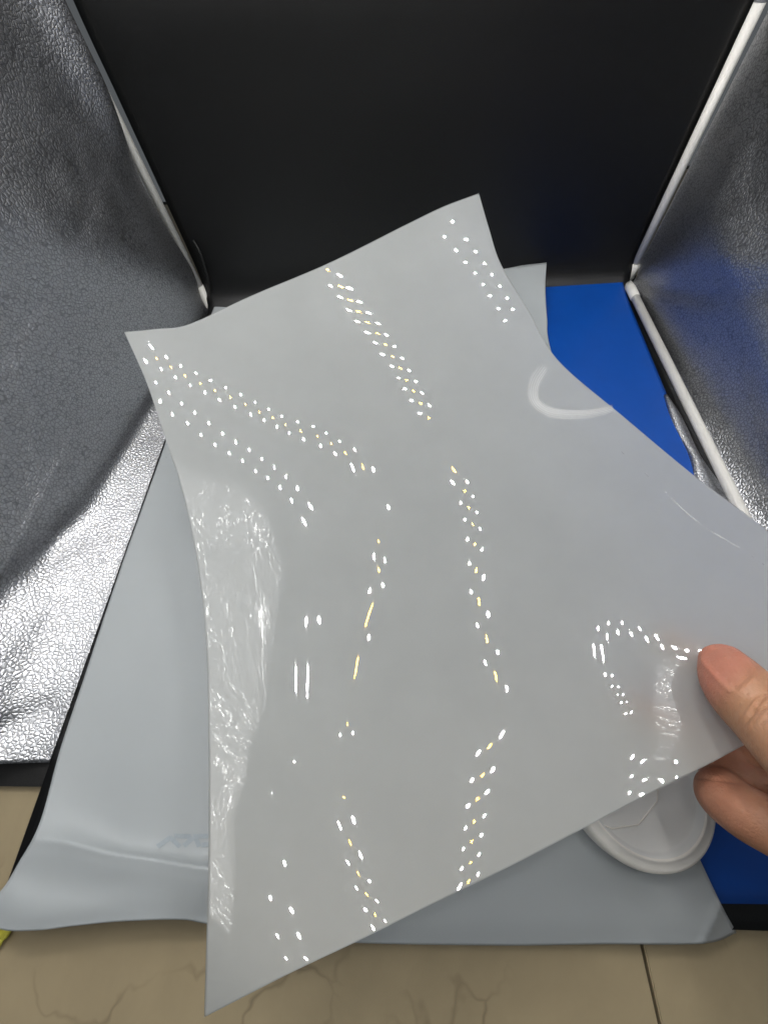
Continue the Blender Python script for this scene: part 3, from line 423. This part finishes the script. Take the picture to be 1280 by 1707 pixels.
# ---------------------------------------------------------------- grey sheet on the floor
T_=[(365,491,.006),(430,487,.006),(600,474,.012),(800,450,.022),(911,437,.030)]
R_=[(911,437,.030),(909,480,.024),(912,530,.015),(920,590,.009),(985,800,.008),(1080,1150,.008),(1120,1330,.009),(1165,1430,.009),(1203,1510,.008),(1228,1556,.005)]
B_=[(-45,1522,.020),(0,1550,.018),(60,1552,.016),(120,1545,.015),(200,1537,.014),(300,1534,.013),(345,1541,.011),(480,1562,.008),(600,1573,.006),(840,1577,.005),(1000,1575,.005),(1170,1574,.005),(1228,1556,.005)]
L_=[(365,491,.006),(322,600,.007),(275,740,.007),(200,950,.007),(140,1130,.008),(100,1250,.010),(66,1372,.013),(30,1440,.017),(0,1487,.020),(-45,1522,.020)]
Q=coons(T_,B_,L_,R_,220,190); qx,qy,qz=Q[...,0],Q[...,1],Q[...,2].copy()
ry=np.interp(qx,[0,100,180,345,600],[1395,1402,1421,1447,1500]); e_=qy-ry; am=np.interp(qx,[0,120,200,345,520],[.004,.006,.0065,.006,.0])
qz+=am*(np.exp(-np.abs(e_)/np.where(e_<0,np.interp(qx,[60,200],[45,9]),60))-.0)*sm_(90,20,e_)
c0=np.array([1201,1507.]);c1=np.array([1170,1576.]); dv=(c1-c0)/np.linalg.norm(c1-c0); s_=-((qx-c0[0])*dv[1]-(qy-c0[1])*dv[0])
s_=s_*np.sign(-((1228-c0[0])*dv[1]-(1556-c0[1])*dv[0])); 
qz+=np.where(qy>1440,-np.clip(s_,0,60)*.00013+.0022*np.exp(-(s_/3.)**2)*0+.0018*np.exp(-np.abs(s_)/7.)*sm_(1470,1520,qy),0)
qz+=.0004*np.sin(qx*.011)*np.sin(qy*.013)+.0003*np.sin(qx*.03+qy*.02)
rays=((qx-CX)/F_PX)[...,None]*CR-((qy-CY)/F_PX)[...,None]*CU+CF
P=CP+((qz-CP[2])/rays[...,2])[...,None]*rays
gs=grid('grey_sheet',P,M_grey,None,.0003,-1); tag(gs,'large matt grey plastic sheet lying under everything, its front edge over the beige table','plastic sheet')
# faint blue smudge print on the grey sheet
M_smudge=plain('faded blue ink',(.335,.38,.415),.4,noise=.08,nscale=300)
def drape(o_pts): return o_pts
def gz(px,py):
    d=ray(px,py); best=None
    F=P.reshape(-1,3); v=F-CP; t=v@CF; pxs=CX+F_PX*(v@CR)/t; pys=CY-F_PX*(v@CU)/t
    k=np.argmin((pxs-px)**2+(pys-py)**2); return at(px,py,F[k,2]+.0005)
for k_,(xs,ys) in enumerate([([262,285],[1412,1396]),([283,300],[1396,1412]),([290,318],[1394,1395]),([306,322],[1411,1397]),([322,350],[1395,1394]),([326,332],[1396,1412]),([336,352],[1409,1408])]):
    t=np.linspace(0,1,6)[:,None]; c=np.hstack([xs[0]+(xs[1]-xs[0])*t,ys[0]+(ys[1]-ys[0])*t]); d_=np.array([xs[1]-xs[0],ys[1]-ys[0]],float); nrm=np.array([-d_[1],d_[0]])/np.linalg.norm(d_)*4
    mk=grid('ink_mark',np.array([[gz(*(c_+nrm)),gz(*(c_-nrm))] for c_ in c]),M_smudge,gs)
# yellow cloth corner peeping at the left edge
Y_=np.array([[at(-60+ (i/11)*84*(1-.06*j), 1543+j*7+ i*.6*(0 if j<5 else 1), ZT+.003+.002*math.sin(i+j)) for i in range(12)] for j in range(6)])
yc=grid('yellow_cloth',Y_,plain('yellow cloth',(.62,.58,.08),.8,noise=.15,bump=.5,bscale=900),None,.001); tag(yc,'scrap of yellow cloth sticking out under the grey sheet at lower left','cloth')
# ---------------------------------------------------------------- round dish
dc=at(1070,1308,.026); DR=118*((at(1070,1308,.026)-CP)@CF)/F_PX*DSC
dish=empty('round_dish',(dc[0],dc[1],.009)); tag(dish,'shallow round white plastic dish with a thick rim on the grey sheet below the hand','dish')
def lathe(name,prof,mat,parent,seg=96,c=(0,0)):
    n=len(prof); v=[(c[0]+r_*math.cos(2*math.pi*k/seg),c[1]+r_*math.sin(2*math.pi*k/seg),z_) for r_,z_ in prof for k in range(seg)]
    f_=[[i*seg+k,i*seg+(k+1)%seg,(i+1)*seg+(k+1)%seg,(i+1)*seg+k] for i in range(n-1) for k in range(seg)]
    o=mesh(name,v,f_,mat,parent); 
    bm=bmesh.new(); bm.from_mesh(o.data); bmesh.ops.recalc_face_normals(bm,faces=bm.faces); bm.to_mesh(o.data); bm.free(); o.data.shade_smooth(); return o
M_dish=plain('white moulded plastic',(.93,.91,.86),.35,noise=.05,bump=.05,bscale=400)
M_lid=film_mat('frosted clear plastic',(.86,.87,.86),0,.2)
cc_=(dc[0],dc[1]); R0=DR
lathe('rim',[(R0*.80,.0235),(R0*.815,.0262),(R0*.84,.0262),(R0*.855,.0247),(R0*.93,.0245),(R0*.975,.0232),(R0,.0195),(R0*1.0,.013),(R0*.97,.0095),(R0*.7,.009)],M_dish,dish,c=cc_)
lathe('lid',[(R0*.835,.0255),(R0*.79,.0252),(R0*.775,.0225),(R0*.74,.0218),(R0*.3,.0215),(.0001,.0215)],M_lid,dish,c=cc_)
# clear cut film lying in it, with a faceted edge
fp=[(985,1352),(1002,1374),(1020,1382),(1064,1375),(1078,1358),(1095,1336),(1097,1312),(1070,1290),(1000,1300)]
fv=[at(a_,b_,.0222) for a_,b_ in fp]; film=mesh('cut_film_piece',fv+[p_+(0,0,.0006) for p_ in np.array(fv)],[list(range(9)),list(range(17,8,-1))]+[[i,(i+1)%9,9+(i+1)%9,9+i] for i in range(9)],M_lid,None,False)
tag(film,'small clear film offcut with angular edges lying in the round dish','film piece')
eg=tube('cut_edge',[at(a_,b_,.023) for a_,b_ in fp[:7]],.00035,M_dish,film,6)
# ---------------------------------------------------------------- the held glossy sheet
X0,X1,Y0,Y1,HH=170,1540,280,1740,26.
NX=int(np.ceil((X1-X0)/HH))+3
CO=np.array(SURF,float)*1e-5
def logZ(px,py):
    s=(px-X0)/HH;t=(py-Y0)/HH;i=np.floor(s).astype(int);j=np.floor(t).astype(int);s=s-i;t=t-j
    B3=lambda t:np.array([(1-t)**3/6,(3*t**3-6*t**2+4)/6,(-3*t**3+3*t**2+3*t+1)/6,t**3/6])
    bi,bj=B3(s),B3(t); r_=0
    for k in range(4):
        for l in range(4): r_=r_+bi[k]*bj[l]*CO[(j+l)*NX+i+k]
    return r_
def onfilm(px,py,dz=0.0):
    px=np.asarray(px,float);py=np.asarray(py,float); Z=np.exp(logZ(px,py))-dz
    rr=((px-CX)/F_PX)[...,None]*CR-((py-CY)/F_PX)[...,None]*CU+CF
    return CP+Z[...,None]*rr
top=[(207,553),(260,548),(315,540),(420,492),(550,437),(680,372),(740,343),(798,321)]
rgt=[(798,321),(815,380),(835,440),(880,515),(930,600),(1040,695),(1160,795),(1280,885),(1400,975),(1500,1050)]
bot=[(340,1697),(480,1625),(600,1568),(720,1508),(840,1450),(960,1388),(1080,1325),(1180,1275),(1260,1232),(1500,1050)]
lft=[(207,553),(245,640),(280,745),(300,805),(322,900),(337,1000),(345,1100),(347,1200),(348,1300),(347,1450),(343,1600),(340,1697)]
bot=[(340,1697),(480,1625),(600,1568),(720,1508),(840,1450),(960,1388),(1080,1325),(1180,1275),(1260,1232),(1400,1160),(1500,1110)]; rgt[-1]=(1500,1110); rgt[-2]=(1400,990)
G=coons(top,bot,lft,rgt,300,240)
FP=onfilm(G[...,0],G[...,1])
kk=NT('clear film underside'); tb=kk.new('ShaderNodeBsdfTransparent'); gb=kk.new('ShaderNodeBsdfGlossy'); gb.inputs['Roughness'].default_value=.05; mb=kk.new('ShaderNodeMixShader'); mb.inputs[0].default_value=.04
kk.l(tb.outputs[0],mb.inputs[1]); kk.l(gb.outputs[0],mb.inputs[2]); kk.l(mb.outputs[0],kk.n['Material Output'].inputs['Surface'])
fs=grid('held_sheet',FP,M_film,None,.0004,-1); fs.data.materials.append(kk.m); fs.modifiers[0].material_offset=1
tag(fs,'curled glossy translucent milky sheet held up by one corner, dotted with light reflections','plastic sheet')
M_glint=film_mat('painted pale reflection',(.60,.61,.61),.3,.5)  # pale colour standing in for reflections on the sheet
U=bez([(908,612),(893,635),(889,658),(900,677),(925,688),(965,690),(1000,686),(1022,680)],50)  # U-shaped reflection, painted as pale strips
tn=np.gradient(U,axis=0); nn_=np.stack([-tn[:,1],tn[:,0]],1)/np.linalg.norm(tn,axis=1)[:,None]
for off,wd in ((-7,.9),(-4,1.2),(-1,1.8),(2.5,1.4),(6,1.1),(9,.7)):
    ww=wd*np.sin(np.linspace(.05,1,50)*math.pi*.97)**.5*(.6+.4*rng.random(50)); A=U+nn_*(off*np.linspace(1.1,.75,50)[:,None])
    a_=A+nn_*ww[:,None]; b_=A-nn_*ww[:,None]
    grid('painted_reflection',np.stack([onfilm(a_[:,0],a_[:,1],.00012),onfilm(b_[:,0],b_[:,1],.00012)],1),M_glint,fs)
D_=bez([(1038,755),(1100,812),(1165,872),(1240,918),(1285,950)],60)  # dotted line of weak reflections, painted as pale dashes
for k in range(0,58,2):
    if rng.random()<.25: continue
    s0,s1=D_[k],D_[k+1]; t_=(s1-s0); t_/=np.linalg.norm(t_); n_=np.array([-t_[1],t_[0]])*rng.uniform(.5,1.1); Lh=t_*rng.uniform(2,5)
    c=np.array([[s0-Lh-n_,s0-Lh+n_],[s0+Lh-n_,s0+Lh+n_]]); grid('painted_glint',onfilm(c[...,0],c[...,1],.00012),M_glint,fs)
# ---------------------------------------------------------------- the hand
def skin():
    k=NT('skin'); v=k.coord()
    n=k.noise(v,55,4,.6); c=k.ramp(n.outputs['Fac'],[(.35,(.30,.15,.085)),(.55,(.38,.20,.115)),(.7,(.44,.24,.15))])
    at_=k.new('ShaderNodeAttribute',attribute_name='pink'); c2=k.mix(at_.outputs['Fac'],c,(.40,.15,.11)); k.l(c2,k.b.inputs['Base Color'])
    k.set(Roughness=.48,Subsurface_Weight=.25,Subsurface_Scale=.004,Subsurface_Radius=(1,.35,.2),IOR=1.4)
    f1=k.bump(k.noise(v,320,4,.65).outputs['Fac'],.55,.0007)
    vo=k.new('ShaderNodeTexVoronoi',feature='DISTANCE_TO_EDGE'); vo.inputs['Scale'].default_value=700; k.l(v,vo.inputs['Vector']); k.bump(vo.outputs['Distance'],.5,.0004,f1)
    return k.m
M_skin=skin()
def Zs(px,py): return float(np.exp(logZ(np.array(float(px)),np.array(float(py)))))
def hp(px,py,dz): return dep(px,py,Zs(min(px,1500),max(300,min(py,1700)))+dz)   # dz<0 above the sheet, >0 behind it
TH=[(hp(1207,1110,-.0075),.0088),(hp(1222,1135,-.0098),.0112),(hp(1245,1163,-.0112),.0122),(hp(1275,1195,-.0125),.0120),(hp(1330,1245,-.016),.0130),(hp(1410,1310,-.012),.0155),(hp(1520,1400,.012),.021)]
IX=[(hp(1108,1072,.0076),.0078),(hp(1150,1098,.0088),.0088),(hp(1230,1150,.016),.0092),(hp(1330,1190,.026),.0098),(hp(1440,1260,.036),.0105),(hp(1560,1340,.03),.014)]
MD=[(hp(1052,1178,.0074),.0076),(hp(1095,1198,.0088),.0088),(hp(1190,1225,.024),.0094),(hp(1300,1270,.034),.0100),(hp(1430,1330,.040),.0110),(hp(1560,1400,.03),.016)]
RG=[(hp(1300,1330,.022),.0088),(hp(1255,1318,.020),.0096),(hp(1212,1290,.022),.0104),(hp(1222,1262,.032),.0104),(hp(1300,1262,.044),.0106),(hp(1430,1340,.046),.012),(hp(1570,1430,.03),.017)]
LT=[(hp(1322,1400,.004),.0092),(hp(1285,1378,.004),.0098),(hp(1238,1352,.007),.0100),(hp(1206,1325,.014),.0100),(hp(1240,1330,.028),.0098),(hp(1330,1360,.040),.0102),(hp(1460,1420,.042),.013),(hp(1590,1480,.025),.018)]
PALM=[(hp(1520,1330,.026),.022),(hp(1580,1400,.02),.028),(hp(1680,1480,.01),.030),(hp(1850,1600,-.01),.028)]
bm=bmesh.new()
def blob(chain):
    pts=np.array([c[0] for c in chain]); rs=np.array([c[1] for c in chain])*HS
    P_=bez(np.column_stack([pts,rs]),max(24,len(chain)*12)); 
    for x_ in P_:
        mt=Matrix.Translation(Vector(x_[:3]))@Matrix.Scale(float(x_[3]),4); bmesh.ops.create_icosphere(bm,subdivisions=3,radius=1,matrix=mt)
for c_ in (TH,IX,MD,RG,LT,PALM): blob(c_)
me=bpy.data.meshes.new('hand'); bm.to_mesh(me); bm.free()
hand=bpy.data.objects.new('hand_tmp',me); COL.objects.link(hand)
md=hand.modifiers.new('r','REMESH'); md.mode='VOXEL'; md.voxel_size=.0009; md.use_smooth_shade=True
ms=hand.modifiers.new('s','SMOOTH'); ms.factor=.5; ms.iterations=6
dg=bpy.context.evaluated_depsgraph_get(); me2=bpy.data.meshes.new_from_object(hand.evaluated_get(dg)); bpy.data.objects.remove(hand)
n_=len(me2.vertices); V=np.empty(n_*3); me2.vertices.foreach_get('co',V); V=V.reshape(-1,3); NN=np.empty(n_*3); me2.vertex_normals.foreach_get('vector',NN); NN=NN.reshape(-1,3)
v=V-CP; t=v@CF; PXs=CX+F_PX*(v@CR)/t; PYs=CY-F_PX*(v@CU)/t; facing=sm(-.1,.4,-(NN*(v/np.linalg.norm(v,axis=1)[:,None])).sum(1))
disp=np.zeros(n_)
thdist=np.min(np.linalg.norm(V[:,None,:]-np.array([c[0] for c in TH[:5]])[None],axis=2),axis=1); onth=(thdist<.0165*HS)
ax=np.array([.68,.73]); pe=np.array([-.73,.68])
def lc(px,py): return (PXs-px)*ax[0]+(PYs-py)*ax[1],(PXs-px)*pe[0]+(PYs-py)*pe[1]
# nail bed recess and raised folds round it
u_,w_=lc(1213,1108); e_=np.sqrt((u_/40)**4+(w_/24)**4)**.5
disp+=onth*facing*(-.0007*sm(1.08,.88,e_)+.0005*np.exp(-((e_-1.22)/.16)**2))
# knuckle creases
for (cx_,cy_,off,am) in ((1262,1172,0,.0011),(1262,1172,9,.0009),(1262,1172,-8,.0007),(1262,1172,17,.0006),(1262,1172,-16,.0004),(1262,1172,26,.0004),(1300,1210,0,.0005),(1232,1140,2,.00025),(1262,1172,4,.0004)):
    u_,w_=lc(cx_,cy_); wav=off+3*np.sin(w_/14+off)+.004*w_**2
    disp-=onth*facing*am*np.exp(-((u_-wav)/2.6)**2)*np.exp(-(w_/42)**2)
disp-=.0006*facing*np.exp(-((PYs-(1297+.1*(PXs-1168)))/3.5)**2)*(PXs<1235)*(~onth)
V=V+NN*disp[:,None]; me2.vertices.foreach_set('co',V.ravel()); 
pk=np.zeros(n_); u_,w_=lc(1195,1110); pk=np.where(onth,sm(75,10,u_)*.75,sm(1330,1180,PXs)*.3+.1); 
at_=me2.attributes.new('pink','FLOAT','POINT'); at_.data.foreach_set('value',pk.astype(np.float32)); me2.update()
me2.materials.clear(); me2.materials.append(M_skin)
hd=bpy.data.objects.new('person',me2); COL.objects.link(hd); me2.shade_smooth(); tag(hd,'bare right hand pinching the corner of the glossy sheet between thumb and curled fingers','person')
# nails
M_nail=plain('nail',(.44,.20,.155),.3,noise=.08,nscale=120,Subsurface_Weight=.2,Subsurface_Scale=.003)
from mathutils.bvhtree import BVHTree
bvh=BVHTree.FromPolygons([Vector(p) for p in V],[tuple(p.vertices) for p in me2.polygons])
def nail(cx_,cy_,au,aw,ax_,lift):
    ax_=np.array(ax_)/np.linalg.norm(ax_); pe_=np.array([-ax_[1],ax_[0]]); N=15; pts=[]
    for i in range(N):
        r_=[]
        for j in range(N):
            a_=(i/(N-1)*2-1); b_=(j/(N-1)*2-1); x_=a_*math.sqrt(max(0,1-b_*b_/2.6)); y_=b_*math.sqrt(max(0,1-a_*a_/2.6))
            p2=np.array([cx_,cy_])+ax_*x_*au+pe_*y_*aw; d=Vector(ray(*p2)).normalized(); h=bvh.ray_cast(Vector(CP),d)
            if h[0] is None: return None
            edge=max(abs(a_),abs(b_)); r_.append(np.array(h[0]-d*(lift*(1-edge**4)-.0002*(edge>.95))))
        pts.append(r_)
    A=np.array(pts)
    for _ in range(3): A[1:-1,1:-1]=(A[:-2,1:-1]+A[2:,1:-1]+A[1:-1,:-2]+A[1:-1,2:])/4
    return grid('nail',A,M_nail,hd)
nail(1213,1110,41,25,(.68,.73),.0007)
